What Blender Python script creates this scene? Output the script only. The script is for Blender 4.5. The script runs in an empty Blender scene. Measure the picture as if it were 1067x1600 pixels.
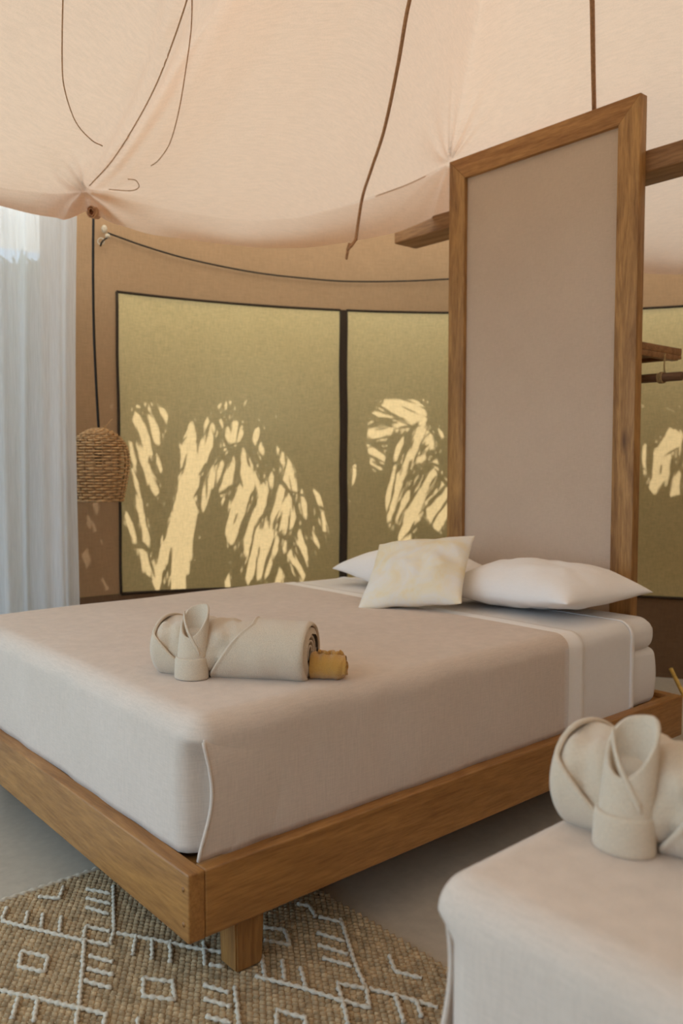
import bpy, bmesh, math, random
import numpy as np
from mathutils import Vector, noise, Matrix
from mathutils.bvhtree import BVHTree

random.seed(7)
SC = bpy.context.scene
COL = SC.collection
PI = math.pi

# ------------------------------------------------------------------ camera
CAM = np.array([-0.8877, -1.5370, 1.2038]); F_PX = 1305.05
PITCH, YAW = math.radians(-3.2854), math.radians(49.3136)
cam_d = bpy.data.cameras.new('camera'); cam = bpy.data.objects.new('camera', cam_d); COL.objects.link(cam)
cam.location = CAM; cam.rotation_euler = (PI/2 + PITCH, 0, YAW - PI/2)
cam_d.sensor_fit = 'VERTICAL'; cam_d.sensor_height = 36; cam_d.sensor_width = 24
cam_d.lens = 36*F_PX/1600; cam_d.clip_start = .05; cam_d.clip_end = 300
cam_d.dof.use_dof = True; cam_d.dof.focus_distance = 2.35; cam_d.dof.aperture_fstop = 2.8
SC.camera = cam
FW = np.array([math.cos(YAW)*math.cos(PITCH), math.sin(YAW)*math.cos(PITCH), math.sin(PITCH)])
RT = np.array([math.sin(YAW), -math.cos(YAW), 0.0]); UP = np.cross(RT, FW)
HD = np.array([math.cos(YAW), math.sin(YAW), 0.0])
def ray(x, y): return FW + RT*(x - 533.5)/F_PX - UP*(y - 800)/F_PX      # photo pixel -> direction
def on_z(x, y, z): d = ray(x, y); return CAM + d*(z - CAM[2])/d[2]
def on_depth(x, y, dep): d = ray(x, y); return CAM + d*dep/(d @ HD)

# ------------------------------------------------------------------ light
SC.view_settings.view_transform = 'Standard'; SC.view_settings.look = 'None'
SC.view_settings.gamma = 1; SC.view_settings.use_curve_mapping = False
SC.view_settings.exposure = -0.32
world = bpy.data.worlds.new('sky'); SC.world = world; world.use_nodes = True
bg = world.node_tree.nodes['Background']
bg.inputs[0].default_value = (0.52, 0.76, 1.0, 1); bg.inputs[1].default_value = 3.2
SUN_AZ, SUN_EL = math.radians(62), math.radians(40)
SUN_DIR = np.array([math.cos(SUN_AZ)*math.cos(SUN_EL), math.sin(SUN_AZ)*math.cos(SUN_EL), math.sin(SUN_EL)])
sd = bpy.data.lights.new('sun_offscreen', 'SUN'); sd.energy = 6.5; sd.angle = math.radians(.53); sd.color = (1, .95, .86)
sun = bpy.data.objects.new('sun_offscreen', sd); COL.objects.link(sun)
sun.rotation_euler = Vector(SUN_DIR).to_track_quat('Z', 'Y').to_euler(); sun.location = tuple(SUN_DIR*60)
SC.cycles.max_bounces = 10; SC.cycles.diffuse_bounces = 6; SC.cycles.transmission_bounces = 8
SC.cycles.transparent_max_bounces = 12; SC.cycles.use_denoising = True
SC.cycles.sample_clamp_indirect = 6

# ------------------------------------------------------------------ materials
def ntree(name):
    m = bpy.data.materials.new(name); m.use_nodes = True
    nt = m.node_tree; nt.nodes.clear(); return m, nt
def nd(nt, t, **kw):
    n = nt.nodes.new(t)
    for k, v in kw.items():
        if k.startswith('i_'): n.inputs[k[2:].replace('_', ' ')].default_value = v
        elif k.startswith('n_'): n.inputs[int(k[2:])].default_value = v
        else: setattr(n, k, v)
    return n
def col4(c): return (c[0], c[1], c[2], 1)
def coords(nt, scale=(1, 1, 1), rot=(0, 0, 0)):
    tc = nd(nt, 'ShaderNodeTexCoord'); mp = nd(nt, 'ShaderNodeMapping')
    mp.inputs['Scale'].default_value = scale; mp.inputs['Rotation'].default_value = rot
    nt.links.new(tc.outputs['Object'], mp.inputs['Vector']); return mp.outputs[0]
def ramp(nt, src, stops):
    r = nd(nt, 'ShaderNodeValToRGB'); e = r.color_ramp.elements
    while len(e) < len(stops): e.new(.5)
    for el, (p, c) in zip(e, stops): el.position = p; el.color = col4(c)
    nt.links.new(src, r.inputs[0]); return r.outputs[0]
def mixcol(nt, fac, a, b, mode='MIX'):
    n = nd(nt, 'ShaderNodeMix', data_type='RGBA', blend_type=mode)
    for s, v in ((0, fac), (6, a), (7, b)):
        if hasattr(v, 'links') or hasattr(v, 'is_linked'): nt.links.new(v, n.inputs[s])
        else: n.inputs[s].default_value = col4(v) if isinstance(v, tuple) else v
    return n.outputs[2]
def noise_tex(nt, vec, scale, detail=3, rough=.55, dist=0):
    n = nd(nt, 'ShaderNodeTexNoise'); n.inputs['Scale'].default_value = scale; n.inputs['Detail'].default_value = detail
    n.inputs['Roughness'].default_value = rough; n.inputs['Distortion'].default_value = dist
    nt.links.new(vec, n.inputs['Vector']); return n.outputs['Fac']
def bump(nt, h, strength=.3, dist=.002):
    b = nd(nt, 'ShaderNodeBump'); b.inputs['Strength'].default_value = strength; b.inputs['Distance'].default_value = dist
    nt.links.new(h, b.inputs['Height']); return b.outputs[0]
def out(nt, s):
    o = nd(nt, 'ShaderNodeOutputMaterial'); nt.links.new(s, o.inputs[0])
def weave_height(nt, vec, fx=900):
    # crossing threads
    w1 = nd(nt, 'ShaderNodeTexWave', wave_type='BANDS', bands_direction='Z'); w1.inputs['Scale'].default_value = fx
    w1.inputs['Distortion'].default_value = 1.5; nt.links.new(vec, w1.inputs['Vector'])
    n = noise_tex(nt, vec, fx*1.2, 2)
    a = nd(nt, 'ShaderNodeMath', operation='ADD'); nt.links.new(w1.outputs['Fac'], a.inputs[0]); nt.links.new(n, a.inputs[1])
    return a.outputs[0]

def cloth(name, c1, c2, scale=6, bstr=.25, trans=0.0, tcol=None, thread=140, rough=.9, threadmix=.12):
    """woven cloth: soft tonal drift, fine thread streaks, optional light coming through"""
    m, nt = ntree(name); v = coords(nt)
    big = noise_tex(nt, v, scale, 4, .6)
    base = ramp(nt, big, [(.3, c1), (.7, c2)])
    thread *= 3.2
    t1 = noise_tex(nt, coords(nt, (thread, thread, thread*.07)), 1, 2)
    t2 = noise_tex(nt, coords(nt, (thread*.07, thread*.07, thread)), 1, 2)
    add = nd(nt, 'ShaderNodeMath', operation='ADD'); nt.links.new(t1, add.inputs[0]); nt.links.new(t2, add.inputs[1])
    mul = nd(nt, 'ShaderNodeMath', operation='MULTIPLY'); nt.links.new(add.outputs[0], mul.inputs[0]); mul.inputs[1].default_value = .5
    thr = ramp(nt, mul.outputs[0], [(.36, (1-threadmix*2,)*3), (.62, (1+threadmix*.0,)*3)])
    colr = mixcol(nt, 1.0, base, thr, 'MULTIPLY')
    fine = noise_tex(nt, v, 420, 2)
    nb = bump(nt, fine, bstr, .0012)
    wr = noise_tex(nt, v, 9, 4, .6, .6)
    b2 = nd(nt, 'ShaderNodeBump'); b2.inputs['Strength'].default_value = .22; b2.inputs['Distance'].default_value = .012
    nt.links.new(wr, b2.inputs['Height']); nt.links.new(nb, b2.inputs['Normal'])
    d = nd(nt, 'ShaderNodeBsdfPrincipled'); d.inputs['Roughness'].default_value = rough
    d.inputs['Specular IOR Level'].default_value = .15; d.inputs['Sheen Weight'].default_value = .15
    nt.links.new(colr, d.inputs['Base Color']); nt.links.new(b2.outputs[0], d.inputs['Normal'])
    s = d.outputs[0]
    if trans > 0:
        t = nd(nt, 'ShaderNodeBsdfTranslucent')
        tc = mixcol(nt, 1.0, thr, tcol, 'MULTIPLY'); nt.links.new(tc, t.inputs[0])
        mx = nd(nt, 'ShaderNodeMixShader'); mx.inputs[0].default_value = trans
        nt.links.new(s, mx.inputs[1]); nt.links.new(t.outputs[0], mx.inputs[2]); s = mx.outputs[0]
    out(nt, s); return m

def wood(name, light, dark, axis='x', rough=.42, scale=1.0):
    m, nt = ntree(name)
    st = {'x': (.9, 9, 9), 'y': (9, .9, 9), 'z': (9, 9, .9)}[axis]
    v = coords(nt, tuple(s*scale for s in st))
    g = noise_tex(nt, v, 1.6, 6, .62, 1.4)
    fine = noise_tex(nt, coords(nt, tuple(s*7*scale for s in st)), 2.0, 3, .6)
    c = ramp(nt, g, [(.28, dark), (.5, tuple((a+b)/2 for a, b in zip(light, dark))), (.72, light)])
    f = ramp(nt, fine, [(.35, (.74, .70, .66)), (.6, (1, 1, 1))])
    c = mixcol(nt, 1.0, c, f, 'MULTIPLY')
    k = nd(nt, 'ShaderNodeTexVoronoi'); k.inputs['Scale'].default_value = .8
    nt.links.new(coords(nt, {'x': (2.2, 7, 7), 'y': (7, 2.2, 7), 'z': (7, 7, 2.2)}[axis]), k.inputs['Vector'])
    kn = ramp(nt, k.outputs['Distance'], [(.03, (.35, .26, .2)), (.12, (1, 1, 1))])
    c = mixcol(nt, .85, c, kn, 'MULTIPLY')
    b = nd(nt, 'ShaderNodeBsdfPrincipled'); nt.links.new(c, b.inputs['Base Color'])
    rr = ramp(nt, g, [(.3, (rough+.15,)*3), (.7, (rough,)*3)]); nt.links.new(rr, b.inputs['Roughness'])
    nt.links.new(bump(nt, fine, .25, .002), b.inputs['Normal']); out(nt, b.outputs[0]); return m

def plain(name, c, rough=.7, var=.15, scale=30, spec=.3, metallic=0, bs=.2):
    m, nt = ntree(name); v = coords(nt); n = noise_tex(nt, v, scale, 4)
    cc = ramp(nt, n, [(.3, tuple(x*(1-var) for x in c)), (.7, tuple(min(1, x*(1+var)) for x in c))])
    b = nd(nt, 'ShaderNodeBsdfPrincipled'); nt.links.new(cc, b.inputs['Base Color'])
    b.inputs['Roughness'].default_value = rough; b.inputs['Specular IOR Level'].default_value = spec; b.inputs['Metallic'].default_value = metallic
    nt.links.new(bump(nt, n, bs, .002), b.inputs['Normal']); out(nt, b.outputs[0]); return m

M = {}
M['liner'] = cloth('peach_canvas', (.68, .385, .20), (.73, .425, .23), 1.6, .1, .36, (.92, .76, .64), 90, .95, .05)
M['wall'] = cloth('tan_canvas', (.41, .24, .12), (.46, .275, .145), 2.2, .15, .14, (.75, .5, .3), 90, .95, .08)
M['skirt'] = cloth('brown_canvas', (.17, .10, .055), (.21, .125, .07), 3, .15, 0, None, 90)
M['window'] = cloth('olive_canvas', (.64, .42, .14), (.70, .47, .18), 1.8, .1, .52, (1.0, .77, .43), 120, .95, .12)
M['trim'] = plain('dark_binding', (.045, .028, .016), .9, .3, 200)
M['fly'] = cloth('fly_canvas', (.5, .45, .38), (.55, .5, .42), 2, .1, .80, (.98, .84, .68))
M['cover'] = cloth('bed_cover_cotton', (.63, .515, .425), (.67, .55, .46), 3, .12, 0, None, 120, .95, .06)
M['sheet'] = cloth('white_cotton', (.80, .75, .71), (.83, .785, .745), 5, .1, .1, (.9, .85, .8), 160, .9, .02)
M['pillow'] = cloth('pillow_cotton', (.84, .80, .77), (.87, .83, .80), 5, .1, .0, None, 160, .9, .02)
M['linen'] = cloth('panel_linen', (.58, .445, .34), (.62, .48, .37), 2.5, .3, 0, None, 160, .95, .05)
M['strap'] = plain('strap_brown', (.44, .24, .125), .9, .2, 100)
M['thread'] = plain('thread_tan', (.50, .31, .18), .9, .2, 100)
M['black'] = plain('black_cable', (.018, .014, .011), .6, .2, 100)
M['hook'] = plain('bone_toggle', (.55, .46, .34), .5, .2, 80)
M['rattan'] = plain('rattan', (.52, .31, .14), .6, .4, 60, .3)
M['stake'] = plain('rattan_stake', (.36, .21, .095), .6, .4, 60, .3)
M['rope'] = plain('jute_rope', (.42, .28, .13), .9, .3, 300)
M['rail_y'] = wood('honey_teak_y', (.45, .215, .060), (.25, .105, .025), 'y', .38)
M['rail_x'] = wood('honey_teak_x', (.45, .215, .060), (.25, .105, .025), 'x', .38)
M['teak_y'] = wood('frame_teak_y', (.56, .285, .085), (.28, .115, .030), 'y', .45)
M['teak_z'] = wood('frame_teak_z', (.57, .315, .105), (.21, .092, .027), 'z', .45)
M['beam'] = wood('beam_wood', (.40, .21, .085), (.20, .09, .033), 'y', .5)
M['rod'] = wood('rod_wood', (.23, .11, .045), (.10, .045, .018), 'y', .5)
M['leg'] = wood('honey_teak_z', (.45, .215, .060), (.25, .105, .025), 'z', .38)
M['yellow_plain'] = plain('plain_yellow', (.62, .42, .11), .5, .25, 40)
M['jute'] = plain('jute_braid', (.40, .285, .165), .95, .4, 45, .1)
M['jute_base'] = plain('jute_warp', (.66, .55, .40), .95, .25, 120, .1)
M['wool'] = plain('cream_wool_cord', (.54, .47, .37), .95, .12, 200, .1)
M['bark'] = plain('bark', (.20, .14, .09), .9, .3, 30)

def towel_mat(name, c):
    m, nt = ntree(name); v = coords(nt)
    n = noise_tex(nt, v, 520, 2); n2 = noise_tex(nt, v, 14, 3)
    cc = ramp(nt, n, [(.3, tuple(x*.86 for x in c)), (.65, tuple(min(1, x*1.05) for x in c))])
    b = nd(nt, 'ShaderNodeBsdfPrincipled'); nt.links.new(cc, b.inputs['Base Color'])
    b.inputs['Roughness'].default_value = 1; b.inputs['Specular IOR Level'].default_value = .05; b.inputs['Sheen Weight'].default_value = .4
    h = nd(nt, 'ShaderNodeMath', operation='ADD'); nt.links.new(n, h.inputs[0]); nt.links.new(n2, h.inputs[1])
    nt.links.new(bump(nt, h.outputs[0], .8, .003), b.inputs['Normal']); out(nt, b.outputs[0]); return m
M['towel'] = towel_mat('beige_terry', (.68, .55, .41))
M['mustard'] = towel_mat('mustard_cotton', (.58, .31, .075))

def cushion_mat():
    m, nt = ntree('ivory_tiedye'); v = coords(nt, (1, 1, 1))
    n = noise_tex(nt, v, 7, 5, .65, .8)
    c = ramp(nt, n, [(.40, (.80, .76, .69)), (.56, (.82, .73, .55)), (.70, (.80, .66, .40))])
    b = nd(nt, 'ShaderNodeBsdfPrincipled'); nt.links.new(c, b.inputs['Base Color']); b.inputs['Roughness'].default_value = .95
    nt.links.new(bump(nt, noise_tex(nt, v, 300, 2), .3, .0015), b.inputs['Normal']); out(nt, b.outputs[0]); return m
M['cushion'] = cushion_mat()

def concrete():
    m, nt = ntree('polished_concrete'); v = coords(nt)
    n = noise_tex(nt, v, 1.8, 6, .65, .5); n2 = noise_tex(nt, v, 30, 4)
    c = ramp(nt, n, [(.3, (.40, .34, .265)), (.7, (.53, .455, .36))])
    c = mixcol(nt, .35, c, ramp(nt, n2, [(.3, (.36, .31, .25)), (.7, (.55, .48, .39))]), 'MIX')
    b = nd(nt, 'ShaderNodeBsdfPrincipled'); nt.links.new(c, b.inputs['Base Color']); b.inputs['Roughness'].default_value = .38
    nt.links.new(bump(nt, n2, .08, .002), b.inputs['Normal']); out(nt, b.outputs[0]); return m
M['floor'] = concrete()

def sheer():
    m, nt = ntree('sheer_voile'); v = coords(nt)
    d = nd(nt, 'ShaderNodeBsdfDiffuse'); d.inputs[0].default_value = (.86, .87, .90, 1)
    t = nd(nt, 'ShaderNodeBsdfTranslucent'); t.inputs[0].default_value = (.86, .88, .92, 1)
    tr = nd(nt, 'ShaderNodeBsdfTransparent')
    a = nd(nt, 'ShaderNodeMixShader'); a.inputs[0].default_value = .5
    nt.links.new(d.outputs[0], a.inputs[1]); nt.links.new(t.outputs[0], a.inputs[2])
    n = noise_tex(nt, coords(nt, (260, 260, 8)), 1, 2)
    r = nd(nt, 'ShaderNodeMapRange'); r.inputs[1].default_value = .3; r.inputs[2].default_value = .7; r.inputs[3].default_value = .82; r.inputs[4].default_value = .95
    nt.links.new(n, r.inputs[0])
    b = nd(nt, 'ShaderNodeMixShader'); nt.links.new(r.outputs[0], b.inputs[0])
    nt.links.new(tr.outputs[0], b.inputs[1]); nt.links.new(a.outputs[0], b.inputs[2]); out(nt, b.outputs[0]); return m
M['sheer'] = sheer()

def leaf_mat(name, c, tc):
    m, nt = ntree(name); v = coords(nt); n = noise_tex(nt, v, 6, 3)
    cc = ramp(nt, n, [(.3, tuple(x*.7 for x in c)), (.7, tuple(x*1.2 for x in c))])
    d = nd(nt, 'ShaderNodeBsdfPrincipled'); nt.links.new(cc, d.inputs['Base Color']); d.inputs['Roughness'].default_value = .5
    t = nd(nt, 'ShaderNodeBsdfTranslucent'); t.inputs[0].default_value = col4(tc)
    mx = nd(nt, 'ShaderNodeMixShader'); mx.inputs[0].default_value = .25
    nt.links.new(d.outputs[0], mx.inputs[1]); nt.links.new(t.outputs[0], mx.inputs[2]); out(nt, mx.outputs[0]); return m
M['leaf'] = leaf_mat('palm_leaf', (.07, .13, .03), (.22, .34, .06))
M['ground'] = plain('sandy_ground', (.20, .20, .13), .95, .3, 3)

# ------------------------------------------------------------------ mesh helpers
def tag(o, label=None, cat=None, group=None, kind=None):
    if label: o['label'] = label
    if cat: o['category'] = cat
    if group: o['group'] = group
    if kind: o['kind'] = kind
    return o
def mesh(name, verts, faces, mat, parent=None, smooth=True, loc=(0, 0, 0)):
    me = bpy.data.meshes.new(name); me.from_pydata([tuple(map(float, v)) for v in verts], [], faces); me.validate(); me.update()
    if smooth:
        me.polygons.foreach_set('use_smooth', [True]*len(me.polygons))
    me.materials.append(M[mat] if isinstance(mat, str) else mat)
    o = bpy.data.objects.new(name, me); COL.objects.link(o); o.location = loc
    if parent: o.parent = parent
    return o
def empty(name, loc=(0, 0, 0), rz=0):
    o = bpy.data.objects.new(name, None); COL.objects.link(o); o.location = loc; o.rotation_euler = (0, 0, rz)
    o.empty_display_size = .1; return o
def smooth_by_angle(o, deg=35):
    me = o.data; bm = bmesh.new(); bm.from_mesh(me); lim = math.radians(deg)
    for e in bm.edges:
        if len(e.link_faces) == 2 and e.calc_face_angle(0) > lim: e.smooth = False
    bm.to_mesh(me); bm.free()
def box(name, lo, hi, mat, parent=None, bev=.004, segs=2, wob=0):
    bm = bmesh.new(); bmesh.ops.create_cube(bm, size=1)
    for v in bm.verts:
        v.co = Vector([lo[i] + (v.co[i] + .5)*(hi[i] - lo[i]) for i in range(3)])
    if bev: bmesh.ops.bevel(bm, geom=list(bm.edges), offset=bev, segments=segs, profile=.6, affect='EDGES')
    me = bpy.data.meshes.new(name); bm.to_mesh(me); bm.free()
    me.polygons.foreach_set('use_smooth', [True]*len(me.polygons))
    me.materials.append(M[mat]); o = bpy.data.objects.new(name, me); COL.objects.link(o)
    if parent: o.parent = parent
    smooth_by_angle(o, 40); return o
def prism(name, poly, axis, a0, a1, mat, parent=None, bev=.003):
    """polygon (2-D) pushed along an axis"""
    bm = bmesh.new(); ids = {'x': (1, 2, 0), 'y': (0, 2, 1), 'z': (0, 1, 2)}[axis]
    def mk(p, a):
        c = [0, 0, 0]; c[ids[0]] = p[0]; c[ids[1]] = p[1]; c[ids[2]] = a; return bm.verts.new(c)
    A = [mk(p, a0) for p in poly]; B = [mk(p, a1) for p in poly]
    bm.faces.new(A); bm.faces.new(B[::-1]); n = len(poly)
    for i in range(n): bm.faces.new([A[i], B[i], B[(i+1) % n], A[(i+1) % n]])
    bmesh.ops.recalc_face_normals(bm, faces=bm.faces)
    if bev: bmesh.ops.bevel(bm, geom=list(bm.edges), offset=bev, segments=2, profile=.6, affect='EDGES')
    me = bpy.data.meshes.new(name); bm.to_mesh(me); bm.free(); me.materials.append(M[mat])
    me.polygons.foreach_set('use_smooth', [True]*len(me.polygons))
    o = bpy.data.objects.new(name, me); COL.objects.link(o)
    if parent: o.parent = parent
    smooth_by_angle(o, 40); return o
def tube_geo(pts, rad, n=6, closed=False, flat=1.0):
    P = [Vector(p) for p in pts]; V = []; Fc = []; m = len(P)
    prev = None
    for i, p in enumerate(P):
        if closed: t = (P[(i+1) % m] - P[i-1])
        else: t = P[min(i+1, m-1)] - P[max(i-1, 0)]
        t.normalize()
        if prev is None:
            a = Vector((0, 0, 1)) if abs(t.z) < .9 else Vector((1, 0, 0)); nrm = t.cross(a).normalized()
        else: nrm = (prev - t*prev.dot(t)).normalized()
        prev = nrm; b = t.cross(nrm); r = rad[i] if hasattr(rad, '__len__') else rad
        for k in range(n):
            a = 2*PI*k/n; V.append(p + nrm*math.cos(a)*r + b*math.sin(a)*r*flat)
    for i in range(m if closed else m-1):
        j = (i+1) % m
        for k in range(n): Fc.append((i*n+k, i*n+(k+1) % n, j*n+(k+1) % n, j*n+k))
    if not closed:
        Fc.append(tuple(range(n))[::-1]); Fc.append(tuple((m-1)*n+k for k in range(n)))
    return V, Fc
def tube(name, pts, rad, mat, parent=None, n=6, closed=False):
    V, Fc = tube_geo(pts, rad, n, closed); return mesh(name, V, Fc, mat, parent)
def grid_geo(fn, nu, nv):
    V = [fn(i/nu, j/nv) for j in range(nv+1) for i in range(nu+1)]
    Fc = [(j*(nu+1)+i, j*(nu+1)+i+1, (j+1)*(nu+1)+i+1, (j+1)*(nu+1)+i) for j in range(nv) for i in range(nu)]
    return V, Fc
def solid(o, th, off=-1, sub=0):
    s = o.modifiers.new('thickness', 'SOLIDIFY'); s.thickness = th; s.offset = off
    if sub: q = o.modifiers.new('soft', 'SUBSURF'); q.levels = sub; q.render_levels = sub
    return o
def weld(o, d=.0004):
    bm = bmesh.new(); bm.from_mesh(o.data); bmesh.ops.remove_doubles(bm, verts=bm.verts, dist=d); bm.to_mesh(o.data); bm.free(); return o
def smoothpath(pts, k=8):
    """Catmull-Rom through points"""
    P = [np.array(p, float) for p in pts]; P = [2*P[0]-P[1]] + P + [2*P[-1]-P[-2]]; o = []
    for i in range(1, len(P)-2):
        for s in range(k):
            t = s/k; a, b, c, d = P[i-1], P[i], P[i+1], P[i+2]
            o.append(.5*((2*b) + (c-a)*t + (2*a-5*b+4*c-d)*t*t + (3*b-a-3*c+d)*t**3))
    o.append(P[-2]); return o
def nz(x, y, z): return noise.noise(Vector((x, y, z)))

# ================================================================== SETTING
# tent wall: a round canvas wall
WC, WR = np.array([.707, -.816]), 3.26
def wp(deg, z, off=0.0):           # off > 0 goes into the room
    a = math.radians(deg); return (WC[0] + (WR-off)*math.cos(a), WC[1] + (WR-off)*math.sin(a), z)
mesh('floor', *grid_geo(lambda u, v: (WC[0] + 9*(u-.5), WC[1] + 9*(v-.5), 0), 2, 2), 'floor')['kind'] = 'structure'
g = mesh('ground', *grid_geo(lambda u, v: (120*(u-.5), 120*(v-.5), -.06), 2, 2), 'ground'); g['kind'] = 'structure'

Z_TOP, Z_WT, Z_WB = 2.80, 2.068, .455
def wz_bottom(d): return .455 + .085*max(0, min(1, (d-32)/52))      # the sill line drops slightly to the right
def strip(name, d0, d1, z0, z1, mat, off=0, nu=None, nv=10, wob=.006):
    nu = nu or max(2, int(abs(d1-d0)/1.2))
    def fn(u, v):
        d = d0 + (d1-d0)*u; a = z0(d) if callable(z0) else z0; b = z1(d) if callable(z1) else z1
        z = a + (b-a)*v; w = wob*nz(d*.12, z*2.2, 3.1) if wob else 0
        return wp(d, z, off + w)
    return mesh(name, *grid_geo(fn, nu, nv), mat)
WINS = [(84.35, 62.55), (61.95, 45.2), (44.3, 22.0)]
D_END = 91.0
wb = strip('wall_back', D_END, -166, Z_WT, Z_TOP, 'wall'); wb['kind'] = 'structure'
sk = strip('wall_skirt', D_END, -166, 0, wz_bottom, 'skirt', 0.004); sk['kind'] = 'structure'
for i, (a, b) in enumerate([(D_END, WINS[0][0]), (WINS[0][1], WINS[1][0]), (WINS[1][1], WINS[2][0]), (WINS[2][1], -166)]):
    s = strip('wall_strip', a, b, wz_bottom, Z_WT, 'wall'); s.parent = wb
for i, (a, b) in enumerate(WINS):
    w = strip('window_%d' % (i+1), a, b, wz_bottom, Z_WT, 'window', 0, 24, 24, .012); w['kind'] = 'structure'
    w['label'] = ('wide olive canvas window panel beside the rattan lamp', 'olive canvas window panel between dark zip and framed panel', 'olive canvas window panel behind the hanging rail')[i]
# dark bindings round the windows
tn = 1
def trim(name_n, pts, r, flat=.4):
    V, Fc = tube_geo(pts, r, 6, False); o = mesh('trim_%d' % name_n, V, Fc, 'trim'); o['kind'] = 'structure'; return o
for (a, b) in WINS:
    def wl(d0, d1, zf, off=.006, n=40): return [wp(d0+(d1-d0)*k/n, zf(d0+(d1-d0)*k/n), off) for k in range(n+1)]
    trim(tn, wl(a, b, lambda d: Z_WT), .007); tn += 1
    trim(tn, wl(a, b, wz_bottom), .008); tn += 1
    for d in (a, b):
        zb = wz_bottom(d)
        trim(tn, [wp(d + .03*math.sin(k*.9), zb + (Z_WT-zb)*k/20, .006) for k in range(21)], .007); tn += 1
# wide zip flap between the first two windows
V, Fc = grid_geo(lambda u, v: wp(62.6 - .7*u, wz_bottom(62)+(Z_WT-wz_bottom(62))*v, .008+.006*math.sin(u*PI)), 4, 12)
o = mesh('trim_%d' % tn, V, Fc, 'trim'); o['kind'] = 'structure'; tn += 1

# outer fly sheet: its eave shades the upper wall
AX = np.array([.85, -.35])
def flyfn(u, v):
    a = 2*PI*u; r = .25 + (3.85-.25)*v
    return (AX[0] + r*math.cos(a), AX[1] + r*math.sin(a), 3.82 - r*.353)
fo = mesh('ceiling_fly', *grid_geo(flyfn, 72, 8), 'fly'); fo['kind'] = 'structure'

# inner ceiling: peach canvas hung from the apex, gathered at ties and sagging between them
APEX = np.array([AX[0], AX[1], 3.5])
crease_px = [(0, 292, 3.42), (60, 302, 3.5), (105, 303, 3.62), (133, 297, 3.74), (170, 305, 3.74), (250, 326, 3.78), (380, 347, 3.92), (470, 338, 4.02), (560, 312, 4.08), (640, 284, 4.14), (701, 256, 4.22),
             (800, 300, 4.25), (900, 345, 4.2), (1009, 372, 4.15), (1067, 380, 4.1)]
hem_px = [(0, 323, 3.46), (50, 335, 3.52), (105, 341, 3.6), (126, 334, 3.68), (140, 322, 3.76), (160, 342, 3.78), (230, 366, 3.86), (300, 377, 3.93), (400, 387, 4.06), (480, 385, 4.12), (540, 376, 4.15), (620, 361, 4.2), (701, 330, 4.26),
          (800, 370, 4.35), (900, 410, 4.35), (1009, 430, 4.3), (1067, 430, 4.25)]
def polar(px):
    R = []
    for x, y, d in px:
        p = on_depth(x, y, d); q = p[:2]-AX; R.append((math.atan2(q[1], q[0]), math.hypot(*q), p[2]))
    return R
cr, he = polar(crease_px), polar(hem_px)
G1, G2 = on_depth(133, 297, 3.74), on_depth(701, 256, 4.22)
def ring(ctrl, zdef_g, zdef_m):
    """close the ring round the unseen part with evenly spaced ties"""
    th0, thN = ctrl[0][0], ctrl[-1][0]
    pts = sorted(ctrl)
    tmax = pts[-1][0]; tmin = pts[0][0]; span = 2*PI - (tmax-tmin); n = 6
    r0, z0 = pts[-1][1:], pts[0][1:]
    for k in range(1, 2*n):
        t = tmax + span*k/(2*n); pts.append((t, 2.45 if k % 2 else 2.38, zdef_m if k % 2 else zdef_g))
    T = np.array([p[0] for p in pts]); Rr = np.array([p[1] for p in pts]); Zz = np.array([p[2] for p in pts])
    T3 = np.r_[T-2*PI, T, T+2*PI]
    def f(t):
        return np.interp(t, T3, np.r_[Rr, Rr, Rr]), np.interp(t, T3, np.r_[Zz, Zz, Zz])
    return f
fc, fh = ring(cr, 2.40, 2.28), ring(he, 2.36, 2.2)
tg = [math.atan2(*(p[:2]-AX)[::-1]) for p in (G1, G2)]
NT = 540
ths = np.linspace(0, 2*PI, NT, endpoint=False)
def sm(a, k):
    for _ in range(k): a = (np.roll(a, 1) + a*2 + np.roll(a, -1))/4
    return a
Rc, Zc = fc(ths); Rh, Zh = fh(ths)
Rc, Zc, Rh, Zh = sm(Rc, 2), sm(Zc, 2), sm(Rh, 2), sm(Zh, 2)
fine, t = [], 0.0                       # columns packed closer round the two ties
while t < 2*PI-.004:
    fine.append(t); dd = [abs((t-g+PI) % (2*PI)-PI) for g in tg]
    t += .0022 + .012*min(1, max(0, (min(dd[0]-.16, dd[1]-.10))/.3))
ft = np.array(fine)
Rc, Zc, Rh, Zh = [np.interp(ft, np.r_[ths, 2*PI], np.r_[q, q[0]]) for q in (Rc, Zc, Rh, Zh)]
ths = ft; NT = len(ths)
ties = tg + [tg[0] + k*.78 for k in range(1, 6)] + [tg[1]-.9]
def tiedist(t): return min(abs((t-g+PI) % (2*PI)-PI) for g in ties)
NS, NV = 110, 16
def sagamp(t):
    t = (t+PI) % (2*PI)-PI
    return .13 if t > tg[1] else max(0, .13-.5*(tg[1]-t)) if t > -.4 else .08
V = []
for i, t in enumerate(ths):
    w = min(1, tiedist(t)/.38); w = math.sin(w*PI/2)
    kp = np.array([AX[0]+Rc[i]*math.cos(t), AX[1]+Rc[i]*math.sin(t), Zc[i]])
    hp = np.array([AX[0]+Rh[i]*math.cos(t), AX[1]+Rh[i]*math.sin(t), Zh[i]])
    for s in range(NS+1):
        q = 1-(1-s/NS)**1.7; p = APEX*(1-q) + kp*q; p[2] -= (.04 + sagamp(t)*w)*4*q*(1-q)
        V.append(p)
    radial = np.array([math.cos(t), math.sin(t), 0])
    for s in range(1, NV+1):
        q = s/NV; p = kp*(1-q) + hp*q + radial*.035*math.sin(q*PI)*w; V.append(p)
V = np.array(V); NR = NS+NV+1
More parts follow.
